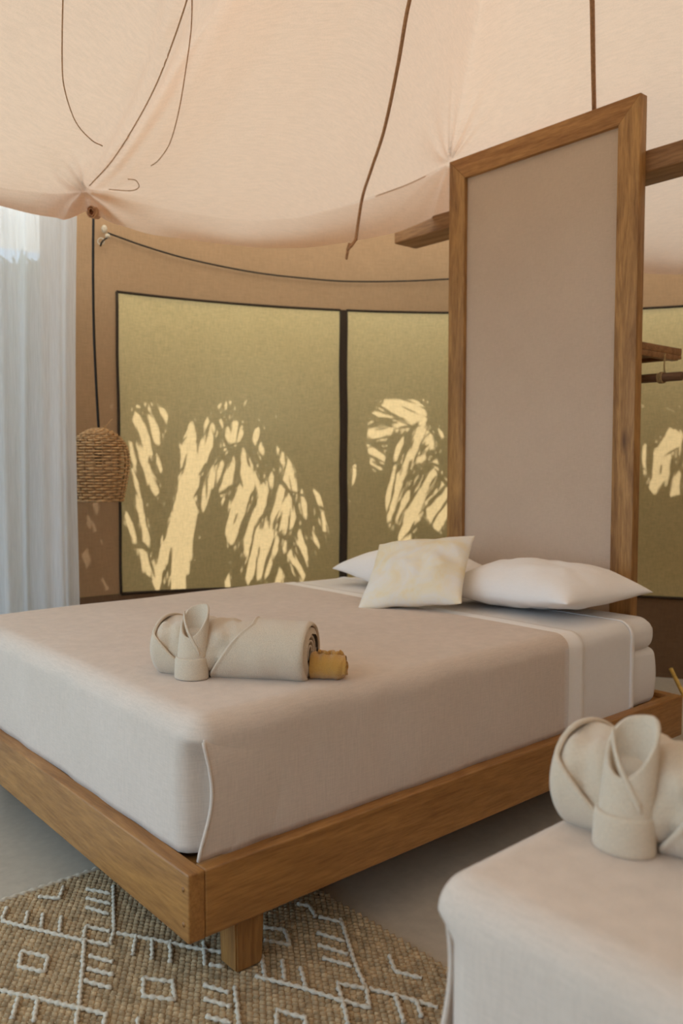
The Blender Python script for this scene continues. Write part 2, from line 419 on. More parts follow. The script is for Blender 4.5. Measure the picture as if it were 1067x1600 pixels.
# puckers running out of the two ties, pushed along the cloth's own normal
def cloth_normals():
    G_ = V.reshape(NT, NR, 3); a_ = np.roll(G_, -1, 0)-np.roll(G_, 1, 0); b_ = np.gradient(G_, axis=1)
    n_ = np.cross(a_, b_).reshape(-1, 3); n_ /= np.linalg.norm(n_, axis=1)[:, None]+1e-12
    n_[((CAM-V)*n_).sum(1) < 0] *= -1; return n_
NRM = cloth_normals()
for G, amp, reach in ((G1, .022, .22), (G2, .012, .30)):
    d = V - G; dist = np.linalg.norm(d, axis=1)
    rt = d @ RT; upv = d @ UP; ang = np.arctan2(upv, rt)
    rip = (1.5*np.abs(np.sin(ang*5.5+.7)) - 1 + .35*np.sin(ang*16+2.0) + .6*np.sin(ang*4))*amp*np.exp(-(dist/reach)**1.3)*np.minimum(1, dist/.10)
    V += rip[:, None]*NRM
V[:, 2] += np.array([.012*nz(x*1.8, y*1.8, z*2) for x, y, z in V])
# folds running down the tension line to the corner tie
def to_px(P):
    d = P-CAM; k = d @ FW; return np.stack([533.5 + F_PX*(d @ RT)/k, 800 - F_PX*(d @ UP)/k], -1), k
rl = np.array(smoothpath([(330, -110), (292, 0), (272, 60), (245, 130), (214, 190), (176, 250), (136, 294)], 5))
px, kk = to_px(V); idx = np.where((kk > 1) & (px[:, 0] > 40) & (px[:, 0] < 460) & (px[:, 1] > -150) & (px[:, 1] < 310))[0]
for q in idx:
    df = rl-px[q]; dl = np.hypot(df[:, 0], df[:, 1]); m = int(dl.argmin())
    if dl[m] > 110: continue
    tv = rl[min(m+1, len(rl)-1)]-rl[max(m-1, 0)]; sg = 1 if tv[0]*df[m][1]-tv[1]*df[m][0] > 0 else -1
    d_ = dl[m]*sg; wdt = 10 + 26*(1-m/len(rl))
    V[q] += NRM[q]*(.010*math.cos(2*PI*d_/(wdt*1.5))*math.exp(-(d_/(wdt*1.6))**2))*min(1, (len(rl)-m)/6)
Fc = []
for i in range(NT):
    j = (i+1) % NT
    for s in range(NR-1): Fc.append((i*NR+s, j*NR+s, j*NR+s+1, i*NR+s+1))
ceil = mesh('ceiling', V, Fc, 'liner'); ceil['kind'] = 'structure'
ceil['label'] = 'draped peach canvas tent ceiling gathered at ties'
BV = BVHTree.FromPolygons([Vector(v) for v in V], Fc)
def on_ceiling(x, y, off=.006):
    d = Vector(ray(x, y)).normalized(); h = BV.ray_cast(Vector(CAM), d)
    p = h[0] if h[0] is not None else Vector(on_depth(x, y, 4.0))
    return np.array(p - d*off)
def strap(name, px, r, mat, extra=()):
    pts = [on_ceiling(x, y) for x, y in smoothpath(px, 6)]
    return tube(name, list(pts) + [np.array(e) for e in extra], r, mat, ceil, 6)
strap('strap', [(700, -150), (664, -60), (640, 0), (622, 100), (601, 200), (581, 262), (567, 305), (560, 345), (556, 374)], .0075, 'strap', [on_depth(549, 384, 4.1), on_depth(542, 391, 4.1)])
strap('strap', [(921, -150), (925, 0), (926, 60), (927, 120), (928, 166), (928, 190)], .009, 'strap')
tube('strap_end', [on_depth(x, y, 4.13) for x, y in [(546, 380), (543, 392), (541, 405)]], .007, 'strap', ceil)
strap('seam_thread', [(100, -40), (98, 10), (97, 95), (101, 140), (118, 190), (142, 218), (160, 228)], .0022, 'thread')
strap('seam_thread', [(300, -40), (299, 40), (290, 110), (280, 170), (266, 222), (248, 250), (236, 259)], .0022, 'thread')
strap('ridge_seam', [(310, -60), (292, 0), (272, 60), (245, 130), (214, 190), (176, 250), (140, 290)], .0028, 'thread')
strap('loose_thread', [(170, 296), (205, 298), (217, 292), (212, 282), (200, 280)], .002, 'thread')
# rolled corner of the hem hanging under the tie
sp = []
c0 = on_depth(142, 330, 3.72)
def rollfn(u, v):
    a = u*4.2*PI; r = .008 + .018*u
    b = c0 + RT*(r*math.cos(a)*.8) + UP*(r*math.sin(a)*1.15) + HD*(v*.09) + UP*(.02*v); return b
solid(mesh('rolled_hem', *grid_geo(rollfn, 60, 4), 'liner', ceil), .003)

# ================================================================== BEAM, HEADBOARD PANEL, SHELF
bt = box('roof_beam', (2.228, -3.55, 2.357), (2.392, 1.665, 2.443), 'beam', None, .010, 3)
tag(bt, 'long dark wooden beam running behind the tall fabric panel', 'beam')
PX, PY0, PY1, PZT, FWD = 2.18, .240, 1.236, 2.652, .097
pn = empty('headboard_panel', (PX, (PY0+PY1)/2, 0))
def L(y): return y - (PY0+PY1)/2
th = .05
prism('stile', [(L(PY0), 0), (L(PY0+FWD), 0), (L(PY0+FWD), PZT-FWD), (L(PY0), PZT)], 'x', 0, th, 'teak_z', pn)
prism('stile', [(L(PY1-FWD), 0), (L(PY1), 0), (L(PY1), PZT), (L(PY1-FWD), PZT-FWD)], 'x', 0, th, 'teak_z', pn)
prism('top_rail', [(L(PY0), PZT), (L(PY0+FWD), PZT-FWD), (L(PY1-FWD), PZT-FWD), (L(PY1), PZT)], 'x', 0, th, 'teak_y', pn)
box('bottom_rail', (0, L(PY0+FWD), .05), (th, L(PY1-FWD), .15), 'teak_y', pn, .003)
fp = box('fabric_panel', (.022, L(PY0+FWD-.01), .12), (.044, L(PY1-FWD+.01), PZT-FWD+.01), 'linen', pn, .001, 1)
fp['label'] = 'plain beige linen panel'
tag(pn, 'tall teak framed panel with beige linen behind the pillows', 'headboard')
sh = empty('wall_shelf', (PX+th, .72, 1.655))
sb_ = box('shelf_board', (0, -.47, .012), (.34, .47, .042), 'beam', sh, .004)
box('front_lip', (.31, -.47, -.004), (.34, .47, .012), 'beam', sb_, .003)
box('shelf_bracket', (0, -.47, -.012), (.31, -.44, .012), 'beam', sh, .003)
tag(sh, 'brown wooden shelf fixed to the back of the framed panel', 'shelf')
rd = empty('hanging_rail', (2.40, .66, 1.562))
tube('pole', [(0, -.50, 0), (0, -.25, .002), (0, .2, -.002), (0, .5, 0)], .0185, 'rod', rd, 14)
for yy in (-.425, .40):
    rp = [(0, yy, .10), (0, yy+.002, .05), (0, yy, .021)] + [(.0215*math.sin(a), yy+.004*a/PI, .0215*math.cos(a)) for a in np.linspace(0, 5.8*PI, 50)]
    tube('rope', rp, .0035, 'rope', rd)
tag(rd, 'dark round hanging rail tied with rope below the shelf', 'clothes rail')

# ================================================================== BEDS
def rounded_grid(lo, hi, r, n=(40, 30, 10), skip=(), post=None):
    """box of gridded faces with rounded edges; skip holds face names such as '-z'"""
    lo, hi = np.array(lo), np.array(hi); V, Fc, idx = [], [], {}
    def put(p):
        k = tuple(np.round(p, 5))
        if k in idx: return idx[k]
        ci = np.clip(p, lo+r, hi-r); d = p-ci; ln = np.linalg.norm(d)
        # cube-to-sphere push for even rounding
        q = ci + d/ln*r if ln > 1e-9 else p
        if post is not None: q = post(q)
        idx[k] = len(V); V.append(q); return idx[k]
    def axis(i):
        a, b, k = lo[i], hi[i], n[i]
        e = [a + r*t/7 for t in range(7)]; m = list(np.linspace(a+r, b-r, k)); f = [b-(x-a) for x in e[::-1]]
        return e + m + f
    ax = [axis(i) for i in range(3)]
    for i in range(3):
        j, k = (i+1) % 3, (i+2) % 3
        for sgn, val in (('-', lo[i]), ('+', hi[i])):
            if sgn + 'xyz'[i] in skip: continue
            for a in range(len(ax[j])-1):
                for b in range(len(ax[k])-1):
                    q = []
                    for da, db in ((0, 0), (1, 0), (1, 1), (0, 1)):
                        p = np.zeros(3); p[i] = val; p[j] = ax[j][a+da]; p[k] = ax[k][b+db]; q.append(put(p))
                    Fc.append(tuple(q if sgn == '+' else q[::-1]))
    return V, Fc
BL, BW, ZB, ZT = 2.155, 1.74, .167, .321
MX0, MX1, MY0, MY1, MZ0, MZ1 = .052, 2.07, .048, 1.692, .30, .628
def make_bed(x0, y0, who, near):
    """near: 'right' when the long side at local y=0 faces the camera"""
    b = empty('platform_bed', (x0, y0, 0))
    fr = box('foot_rail', (0, 0, ZB), (.042, BW, ZT), 'rail_y', b, .005, 3)
    box('head_rail', (BL-.042, .042, ZB), (BL, BW-.042, ZT), 'rail_y', b, .005, 3)
    for ya in (0, BW-.042): box('side_rail', (.042, ya, ZB), (BL, ya+.042, ZT), 'rail_x', b, .006, 3)
    for yy in (.048, BW-.048-.085):
        for xx in (.15, BL-.26):
            on_rug = x0+xx+.09 < .552 and -1.15 < y0+yy < .67; foot = .012 if on_rug else 0.0
            bm = bmesh.new(); bmesh.ops.create_cube(bm, size=1)
            for v in bm.verts:
                k = .82 if v.co.z < 0 else 1
                v.co = Vector((xx + .045 + v.co.x*.09*k, yy + .0425 + v.co.y*.085*k, foot + (v.co.z+.5)*(ZT-.038-foot)))
            bmesh.ops.bevel(bm, geom=list(bm.edges), offset=.004, segments=2, affect='EDGES')
            me = bpy.data.meshes.new('leg'); bm.to_mesh(me); bm.free(); me.materials.append(M['leg'])
            lo = bpy.data.objects.new('leg', me); COL.objects.link(lo); lo.parent = b
    box('platform', (.042, .042, .27), (BL-.042, BW-.042, .302), 'rail_x', b, 0)
    for zz in (.205, .283):                                        # wooden pegs closing the joints of the foot rail
        for yy in (.021, BW-.021):
            V, Fc = tube_geo([(-.0015, yy, zz), (.004, yy, zz)], .006, 10); mesh('peg', V, Fc, 'leg', fr)
    tag(b, 'low teak bed frame ' + who, 'bed')
    mt = empty('mattress', (x0, y0, MZ0))
    def puff(z0, z1, amt):
        def f(q):
            s = (q[2]-z0)/(z1-z0); k = amt*math.sin(max(0, min(1, s))*PI)
            q = q.copy()
            for i, (a, c) in enumerate(((MX0, MX1), (MY0, MY1))):
                if q[i] < a+.03: q[i] -= k
                if q[i] > c-.03: q[i] += k
            for cy, sy in ((MY0, 1), (MY1, -1)):
                k = .085*math.exp(-(math.hypot(q[0]-MX0, q[1]-cy)/.11)**2); q[0] += k; q[1] += sy*k*.6
            q[2] -= MZ0; return q
        return f
    V, Fc = rounded_grid((MX0+.012, MY0+.012, MZ0), (MX1-.012, MY1-.012, .515), .03, (30, 24, 8), (), puff(MZ0, .515, .008)); mesh('mattress_base', V, Fc, 'sheet', mt)
    V, Fc = rounded_grid((MX0+.012, MY0+.012, .50), (MX1-.014, MY1-.012, MZ1), .052, (30, 24, 5), (), puff(.50, MZ1, .006)); mesh('topper', V, Fc, 'sheet', mt)
    tag(mt, 'thick white mattress ' + who, 'mattress')
    # cover
    CE = 1.455
    def shell(name, x_lo, x_hi, off, mat, parent, r=.055, pocket=0.0, drop=MZ0+.004, wr=.003):
        lo = (MX0-off, MY0-off, drop-.1); hi = (x_hi+.4, MY1+off, MZ1+off)
        def post(q):
            q = q.copy(); x, y, z = q
            q[2] += wr*nz(x*3, y*3, 1.3) + .004*math.exp(-((x-.9)**2+(y-.87)**2)/.5)
            side = min(abs(y-lo[1]), abs(y-hi[1]))
            if z < MZ1-.03:
                amp = wr*1.6*nz(x*9, y*9, z*2.0)
                if y < lo[1]+.01: q[1] += amp
                elif y > hi[1]-.01: q[1] -= amp
                elif x < lo[0]+.01: q[0] += amp
            if pocket:
                for cy, depth in ((lo[1], pocket), (hi[1], pocket*.45)):
                    k = math.exp(-((y-cy)/.052)**4)*math.exp(-((x-lo[0])/.06)**2)*max(0, min(1, (MZ1-.040-z)/.05))*max(.35, min(1, (z-MZ0+.05)/.10))
                    sy = 1 if cy == lo[1] else -1
                    q[0] += depth*k; q[1] += sy*k*.010
            return q
        V, Fc = rounded_grid(lo, hi, r, (60, 70, 16), ('-z', '+x'), post); V = np.array(V)
        keep = [f for f in Fc if max(V[i][0] for i in f) > x_lo and min(V[i][0] for i in f) < x_hi and max(V[i][2] for i in f) > drop]
        for v in V:
            v[0] = max(x_lo, min(v[0], x_hi)); v[2] = max(v[2], drop)
        V[:, 2] -= MZ0
        used = sorted({i for f in keep for i in f}); mp = {o: k for k, o in enumerate(used)}
        o = mesh(name, [V[i] for i in used], [tuple(mp[i] for i in f) for f in keep], mat, parent); return o
    cv = empty('bed_cover', (x0, y0, MZ0))
    solid(shell('cover_cloth', -1, CE, .009, 'cover', cv, .055, .062, ZT-.0005), .004, 1)
    # side drapes: folded back at the foot corners, open edge standing proud of the pocket
    for sgn, ye in ((1, MY0), (-1, MY1)):
        def fn(u, v):
            z = MZ1 - .035 - v*(MZ1-.035-ZT-.004)
            edge = MX0 + .014 + .024*math.sin(v*PI)**1.5 - .020*v + (.028 if sgn < 0 else 0)
            x = edge + .34*u
            y = -.0140 - .003*math.sin(v*PI) + .010*u**1.2 + .008*max(0, 1-v/.22)**1.5
            return (x, ye + sgn*y, z-MZ0)
        d = mesh('side_drape', *grid_geo(fn, 40, 22), 'cover', cv); solid(d, .004, 0)
        # rolled hem along the open edge
        ep = [fn(0, v) for v in np.linspace(.02, 1, 24)]; ep = [(p[0], p[1], p[2]) for p in ep]
        tube('hem_edge', ep, .0045, 'cover', d, 8)
    tag(cv, 'plain blush beige cotton cover on the bed ' + who, 'bed cover')
    st = empty('bed_sheet', (x0, y0, MZ0))
    sc_ = shell('sheet_cloth', CE-.04, 1.865, .0035, 'sheet', st, .055, 0, MZ0+.012)
    solid(shell('hem_band', CE-.02, 1.55, .0065, 'pillow', sc_, .055, 0, MZ0+.012, .002), .002, 0)
    solid(shell('hem_band', 1.845, 1.868, .0055, 'pillow', sc_, .055, 0, MZ0+.012, .002), .002, 0)
    tag(st, 'white sheet band over the mattress ' + who, 'bed sheet')
    return b
W1 = 'in front of the tall linen panel'; W2 = 'beside the first bed, without pillows in view'
make_bed(0, 0, W1, 'right')
B2X, B2Y = -.105, -.715-BW
make_bed(B2X, B2Y, 'carrying only the pale towel bundle', 'left')

def pillow(name, mat, w, d, t, loc, rot, label, cat, pinch=.07, seed=0, group=None, power=2.4, flat=1.0):
    n = 28
    def fn_s(s):
        def fn(u, v):
            a, b = 2*u-1, 2*v-1
            x = a*w/2*(1-pinch*(1-b*b)); y = b*d/2*(1-pinch*1.3*(1-a*a))
            h = (max(0, 1-abs(a)**power)**.62)*(max(0, 1-abs(b)**power)**.62)
            z = s*h*t/2*(flat if s < 0 else 1+(1-flat)*.55)*(1+.10*nz(a*1.7+seed, b*1.7, s)) + (.014*nz(a*3+seed, b*3, 9+s) + .007*nz(a*7+seed, b*5, 4))*h
            return (x, y, z + .010*nz(a*2, b*2, seed))
        return fn
    V1, F1 = grid_geo(fn_s(1), n, n); V2, F2 = grid_geo(fn_s(-1), n, n)
    N = len(V1); V = list(V1) + list(V2); Fc = list(F1) + [tuple(i+N for i in f[::-1]) for f in F2]
    o = mesh(name, V, Fc, mat)
    bm = bmesh.new(); bm.from_mesh(o.data); bmesh.ops.remove_doubles(bm, verts=bm.verts, dist=.0005); bm.to_mesh(o.data); bm.free()
    o.location = loc; o.rotation_euler = rot
    s = o.modifiers.new('soft', 'SUBSURF'); s.levels = 1; s.render_levels = 1
    return tag(o, label, cat, group)
pillow('pillow', 'pillow', .70, .55, .21, (1.855, .452, .696), (math.radians(-1), math.radians(-3), math.radians(-93)), 'plump white pillow lying flat at the rail side of the bed', 'pillow', .05, 1, flat=.52)
pillow('pillow', 'pillow', .70, .48, .20, (1.87, 1.14, .700), (math.radians(3), math.radians(3), math.radians(-93)), 'white pillow half hidden behind the small ivory cushion', 'pillow', .05, 5, flat=.6)
pillow('throw_cushion', 'cushion', .43, .43, .14, (1.515, .79, .772), (math.radians(33), math.radians(-7), math.radians(-62)), 'small ivory cushion with yellow tie-dye leaning on the pillows', 'cushion', .06, 8)

# ================================================================== TOWEL BUNDLES
def make_bundle(loc, rz, label):
    t = empty('towel_bundle', loc, rz); Ln = .44
    def rad(s):
        e = min(1, (s/.075)); e2 = min(1, ((1-s)/.035))
        return (.070 + .004*math.sin(s*5)) * (1-(1-e)**2.4)**.5 * (.72 + .28*(1-(1-e2)**2.2)**.5 if s > .9 else 1)
    def P(s, a, off=0):
        r = rad(s)+off
        z = .070 + r*1.02*math.sin(a)
        y = r*1.10*math.cos(a); z = max(z, .0015 + .02*max(0, abs(y)/.08-.75))
        return ((s-.5)*Ln, y, z)
    def bodyfn(u, v):
        s = .004 + .996*u; a = v*2*PI
        w = .012*nz(s*14, math.cos(a)*2, math.sin(a)*2)*(1 if .06 < s < .55 else .35)
        return P(s, a, w)
    body = mesh('roll_body', *grid_geo(bodyfn, 60, 40), 'towel', t)
    # coiled end
    def endfn(u, v):
        a = u*6*PI; r = .012 + .040*u
        return (Ln/2 - .018 + .012*v, r*1.08*math.cos(a), .070 + r*math.sin(a))
    solid(mesh('coil_end', *grid_geo(endfn, 110, 3), 'towel', t), .006, 0)
    # wraps with slanted edges
    def wrap(name, s_of, left):
        def fn(u, v):
            a = -PI*.62 - v*PI*1.45 + 0     # from under the front up over the top to the back
            e = s_of(v); s = (.006 + (e-.006)*u) if left else (e + (.992-e)*u)
            lip = .005*math.exp(-(((1-u) if left else u)/.03)**2)
            return P(s, a, .0075 + lip + .002*nz(s*9, v*6, 2))
        o = mesh(name, *grid_geo(fn, 34, 40), 'towel', t); solid(o, .009, 0); return o
    # v: 0 under the front .. .5 top .. 1 back ; the front is local -y
    wrap('wrap_flap', lambda v: max(.035, .34 - .95*max(0, v-.06)) if v < .5 else .035 + .3*(v-.5), True)
    wrap('wrap_flap', lambda v: .40 + .62*max(0, v-.10) if v < .5 else .648 - .1*(v-.5), False)
    # upright tongue folded out of the wrap, on the front
    cx, cy = -.5*Ln + .30*Ln, -.083
    def tong(u, v):
        a = u*2*PI + PI; front = .5*(1+math.cos(a))            # a=0 faces the front (-y)
        zt = .190 - .078*front**1.7 + .006*math.sin(a)
        z = .002 + (zt-.002)*v; k = z/.2
        wx = .037*(1-.16*k**2.5); wy = .027*(1-.25*k)
        lean = .035*k*k
        return (cx + wx*math.sin(a) + .004*k, cy - wy*math.cos(a) + lean, z)
    solid(weld(mesh('tongue', *grid_geo(tong, 40, 22), 'towel', t)), .007, 0)
    # crossing lapels on the tongue
    for sg in (-1, 1):
        def lap(u, v):
            q = u; a = sg*(-.95 + 1.75*q) ; z = .198 - .082*(.5*(1+math.cos(a)))**.8 - .004 if sg*(-1) < 0 else .075 + .085*(1-q)
            z = (.165 - .10*q) + v*.014
            k = z/.2; wx = .036*(1-.30*k**2.2)+.0055; wy = .026*(1-.35*k)+.0055; lean = .035*k*k
            return (cx + wx*math.sin(a) + .004*k, cy - wy*math.cos(a) + lean, z)
        if sg == 1:
            solid(mesh('lapel', *grid_geo(lambda u, v: lap(1-u, v), 18, 3), 'towel', t), .005, 0)
    def cuff(u, v):
        a = u*2*PI + PI; z = .001 + .058*v; k = z/.2
        return (cx + .0425*math.sin(a)*(1-.05*v), cy - .031*math.cos(a) + .035*k*k, z)
    solid(weld(mesh('cuff', *grid_geo(cuff, 36, 6), 'towel', t)), .009, 0)
    for ch in t.children:
        if ch.name.startswith(('tongue', 'cuff', 'lapel', 'wrap')):
            b = ch.modifiers.new('soft', 'SUBSURF'); b.levels = 1; b.render_levels = 1
    return tag(t, label, 'towel')
TA, TB = on_z(235, 1055, .634), on_z(480, 1072, .634)
axv = TB-TA; rz1 = math.atan2(axv[1], axv[0]); mid = (TA+TB)/2; nrm = np.array([-math.sin(rz1), math.cos(rz1)])
bx, by = mid[0]+nrm[0]*.055, mid[1]+nrm[1]*.055
make_bundle((bx, by, .6405), rz1, 'beige terry towel rolled into a bundle beside the mustard cloth roll')
T2 = on_z(962, 1345, .634); rz2 = math.radians(-82)
# put the tongue of the second bundle where the photo shows it
lc = np.array([-.5*.44+.30*.44, -.11]); R2 = np.array([[math.cos(rz2), -math.sin(rz2)], [math.sin(rz2), math.cos(rz2)]])
p2 = T2[:2] - R2 @ lc
make_bundle((p2[0], p2[1], .6405), rz2, 'pale terry towel bundle on the bed without pillows')

mr = empty('cloth_roll', (bx + math.cos(rz1)*.225, by + math.sin(rz1)*.225, .6415), rz1 + .10)
def mroll(u, v):
    a = v*2*PI; r = .034*(1 + .06*nz(u*7, math.cos(a)*2, math.sin(a)*2)) * (1 - .25*max(0, (u-.8)/.2)**2)
    return (-.008 + .090*u, r*math.cos(a)*1.05, .034 + r*math.sin(a) + .003*math.sin(u*20)*max(0, math.sin(a)))
mesh('roll', *grid_geo(mroll, 30, 28), 'mustard', mr)
def mcoil(u, v):
    a = u*5.2*PI; r = .003 + .026*u; return (.064 + .02*v + .004*math.sin(a*1.3), r*math.cos(a), .034 + r*math.sin(a))
solid(mesh('coil_end', *grid_geo(mcoil, 90, 3), 'mustard', mr), .004, 0)
ruf = [(.012 + .06*k/30, .008*math.sin(k*.5), .066 + .005*math.sin(k*1.4)) for k in range(31)]
tube('ruffle', ruf, .006, 'mustard', mr, 8)
tag(mr, 'small rolled mustard cloth tucked against the towel bundle', 'cloth')

# ================================================================== RUG
RX0, RX1, RY0, RY1 = -.85, .552, -1.15, .752
rug = empty('jute_rug', ((RX0+RX1)/2, (RY0+RY1)/2, 0)); rc = np.array([(RX0+RX1)/2, (RY0+RY1)/2, 0])
box('rug_base', (RX0-rc[0], RY0-rc[1], .001), (RX1-rc[0], RY1-rc[1], .006), 'jute_base', rug, 0)
V, Fc = [], []
du, dv = .0175, .0130; nx_, ny_ = int((RX1-RX0)/du), int((RY1-RY0)/dv)
for j in range(ny_):
    for i in range(nx_):
        x = RX0 + (i + .5 + (.5 if j % 2 else 0))*du + random.uniform(-.0008, .0008); y = RY0 + (j+.5)*dv + random.uniform(-.0006, .0006)
        if x > RX1+.006: continue
        a = -.62 + random.uniform(-.15, .15); h = .0075 + random.uniform(-.001, .0018); c, s = math.cos(a), math.sin(a); k = len(V)
        for (px, py, pz) in ((-.5, -.5, 0), (.5, -.5, 0), (.5, .5, 0), (-.5, .5, 0), (-.33, -.27, 1), (.33, -.27, 1), (.33, .27, 1), (-.33, .27, 1)):
            lx, ly = px*.0172, py*.0092
            V.append((x-rc[0] + lx*c - ly*s, y-rc[1] + lx*s + ly*c, .005 + pz*h))
        Fc += [(k+4, k+5, k+6, k+7), (k, k+1, k+5, k+4), (k+1, k+2, k+6, k+5), (k+2, k+3, k+7, k+6), (k+3, k, k+4, k+7)]
wv = mesh('jute_weave', V, Fc, 'jute', rug); wv['kind'] = 'stuff'
Z1 = lambda L_: [(x*.3374, 1340+y*.3374) for x, y in L_]
Z2 = lambda L_: [(340+x*.3374, 1380+y*.3374) for x, y in L_]
cords = [Z1(c) for c in ([(10, 293), (120, 322), (240, 350), (385, 383)], [(400, 318), (510, 342)], [(400, 318), (385, 385)], [(385, 383), (510, 405)], [(525, 130), (526, 240), (528, 340), (510, 405)],
    [(392, 388), (380, 540), (365, 690), (350, 775), (345, 830)], [(130, 250), (120, 305)], [(200, 260), (190, 325)], [(285, 275), (275, 350)],
    [(400, 145), (515, 168)], [(400, 188), (515, 215)], [(400, 230), (505, 262)], [(415, 455), (525, 485)], [(405, 515), (530, 545)], [(390, 570), (520, 605)],
    [(100, 435), (225, 460), (205, 530), (90, 505), (100, 435)], [(665, 560), (800, 575), (812, 660), (665, 640), (665, 560)],
    [(-60, 600), (5, 615), (360, 695), (490, 725), (480, 780)], [(85, 650), (55, 745)], [(175, 660), (155, 760)], [(540, 350), (700, 378), (910, 420), (1040, 440)],
    [(630, 360), (615, 450)], [(705, 375), (705, 470)], [(790, 385), (790, 485)], [(945, 390), (950, 500)], [(970, 495), (1040, 505)],
    [(945, 590), (1060, 625)], [(945, 655), (1070, 690)], [(955, 735), (1075, 768)], [(180, 180), (275, 190), (295, 135)], [(35, 230), (10, 285)], [(640, 745), (640, 800)])]
cords += [Z2(c) for c in ([(570, 165), (600, 260), (640, 380), (690, 490), (705, 580)], [(470, 155), (570, 180)], [(370, 95), (425, 105), (455, 155)], [(460, 230), (590, 270)], [(465, 285), (605, 330)], [(485, 345), (625, 385)],
    [(175, 430), (410, 490), (560, 540), (710, 580)], [(700, 490), (830, 520), (1020, 575)], [(685, 487), (555, 465), (580, 550), (605, 655)], [(205, 335), (220, 440)], [(300, 355), (310, 455)], [(385, 390), (410, 490)],
    [(215, 205), (310, 215), (335, 285), (215, 265)], [(795, 335), (825, 410), (950, 440)], [(825, 525), (865, 645)], [(925, 550), (945, 618)], [(80, 480), (100, 655)], [(275, 655), (275, 590), (410, 625), (410, 660)])]
for c in cords:
    P = [on_z(x, y, .014) - rc for x, y in c]; Q = []
    for a, b in zip(P[:-1], P[1:]):
        n = max(2, int(np.linalg.norm(b-a)/.006)); Q += [a + (b-a)*k/n for k in range(n)]
    Q.append(P[-1])
    Q = [q + np.array([random.uniform(-.0012, .0012), random.uniform(-.0012, .0012), 0]) for q in Q]
    o = tube('pattern_cord', Q, [.0054 + .0021*math.sin(k*1.9) for k in range(len(Q))], 'wool', rug, 6)
eb = [(RX0-rc[0] + (RX1-RX0)*k/160, RY1-rc[1] + .004 + .002*math.sin(k*1.7), .007) for k in range(161)]
tube('edge_binding', eb, [.0085 + .002*math.sin(k*2.1) for k in range(161)], 'wool', rug, 6)
tag(rug, 'woven jute rug with raised cream geometric cords under the beds', 'rug')

# ================================================================== PENDANT LAMP, CURTAIN, CABLE
lp0 = on_depth(156, 782, 3.95); LX, LY = lp0[0], lp0[1]
lamp = empty('pendant_lamp', (LX, LY, lp0[2]))
prof = [(0, .104), (.04, .112), (.08, .120), (.13, .130), (.18, .135), (.22, .133), (.255, .124), (.285, .106), (.31, .080), (.328, .052), (.340, .022)]
pz, pr_ = np.array([p[0] for p in prof]), np.array([p[1] for p in prof])
NSK = 20; V, Fc = [], []
rows = 29
arc = np.r_[0, np.cumsum(np.hypot(np.diff(pz), np.diff(pr_)))]
for rI in range(rows):
    s = arc[-1]*(rI+.3)/rows; z = np.interp(s, arc, pz); r = np.interp(s, arc, pr_); pts = []
    n = NSK*4
    for k in range(n):
        a = 2*PI*k/n; w = .0065*math.cos(a*NSK/2 + (PI if rI % 2 else 0)) * min(1, r/.06)
        pts.append(((r+w)*math.cos(a), (r+w)*math.sin(a), z + .0012*nz(a*3, rI, 0)))
    v, f = tube_geo(pts, .0048, 6, True); b = len(V); V += v; Fc += [tuple(i+b for i in q) for q in f]
shd = mesh('woven_shade', V, Fc, 'rattan', lamp)
V, Fc = [], []
for k in range(NSK):
    a = 2*PI*k/NSK; v, f = tube_geo([(r*math.cos(a), r*math.sin(a), z) for z, r in prof], .003, 5); b = len(V); V += v; Fc += [tuple(i+b for i in q) for q in f]
mesh('shade_stakes', V, Fc, 'stake', lamp)
tube('shade_rim', [(.105*math.cos(2*PI*k/48), .105*math.sin(2*PI*k/48), .001*math.sin(k*2.1)) for k in range(48)], .006, 'stake', lamp, 6, True)
ctop = on_depth(146, 330, 3.95) - np.array([LX, LY, lp0[2]])
cpts = [(0, 0, .22), (0, 0, .34)] + [tuple(np.array([0, 0, .34])*(1-k) + ctop*k + np.array([-.012*math.sin(k*PI), 0, 0])) for k in (.12, .25, .4, .55, .7, .85, 1.0, 1.08)]
tube('cord', cpts, .0065, 'black', lamp, 8)
lat = [(0, .014), (.03, .02), (.07, .022), (.1, .012)]
V, Fc = [], []
for i, (z, r) in enumerate(lat):
    for k in range(14): V.append((r*math.cos(2*PI*k/14), r*math.sin(2*PI*k/14), .16+z))
for i in range(3):
    for k in range(14): Fc.append((i*14+k, i*14+(k+1) % 14, (i+1)*14+(k+1) % 14, (i+1)*14+k))
mesh('bulb_holder', V, Fc, 'black', lamp)
for q in ([(.012, 0, .337), (.03, -.01, .35), (.05, -.02, .375), (.06, -.022, .385)], [(.005, -.01, .338), (.012, -.02, .352), (.022, -.022, .35), (.03, -.02, .336)]):
    tube('loose_strand', smoothpath(q, 5), .0016, 'rattan', shd, 5)
tag(lamp, 'bell shaped woven rattan pendant lamp on a black cord', 'lamp')

CU0, CU1 = -1.3, .655
def curt(u, v):
    z = .015 + v*2.46; edge = CU1 + .03*(v-.35)**2*2.0 + (.012 if v < .12 else 0)*(1-v/.12)
    x = CU0 + (edge-CU0)*u
    s = u*1.955
    y = 2.07 + (.042*math.sin(s*2*PI/.17 + .8*math.sin(s*9)) + .018*math.sin(s*2*PI/.083+1.3) + .012*nz(s*6, v*1.2, 4))*(.55+.45*(1-v))
    return (x + .008*nz(s*5, v*2, 8), y, z)
cu = mesh('sheer_curtain', *grid_geo(curt, 420, 24), 'sheer')
tag(cu, 'white sheer curtain hanging in folds across the tent doorway', 'curtain')

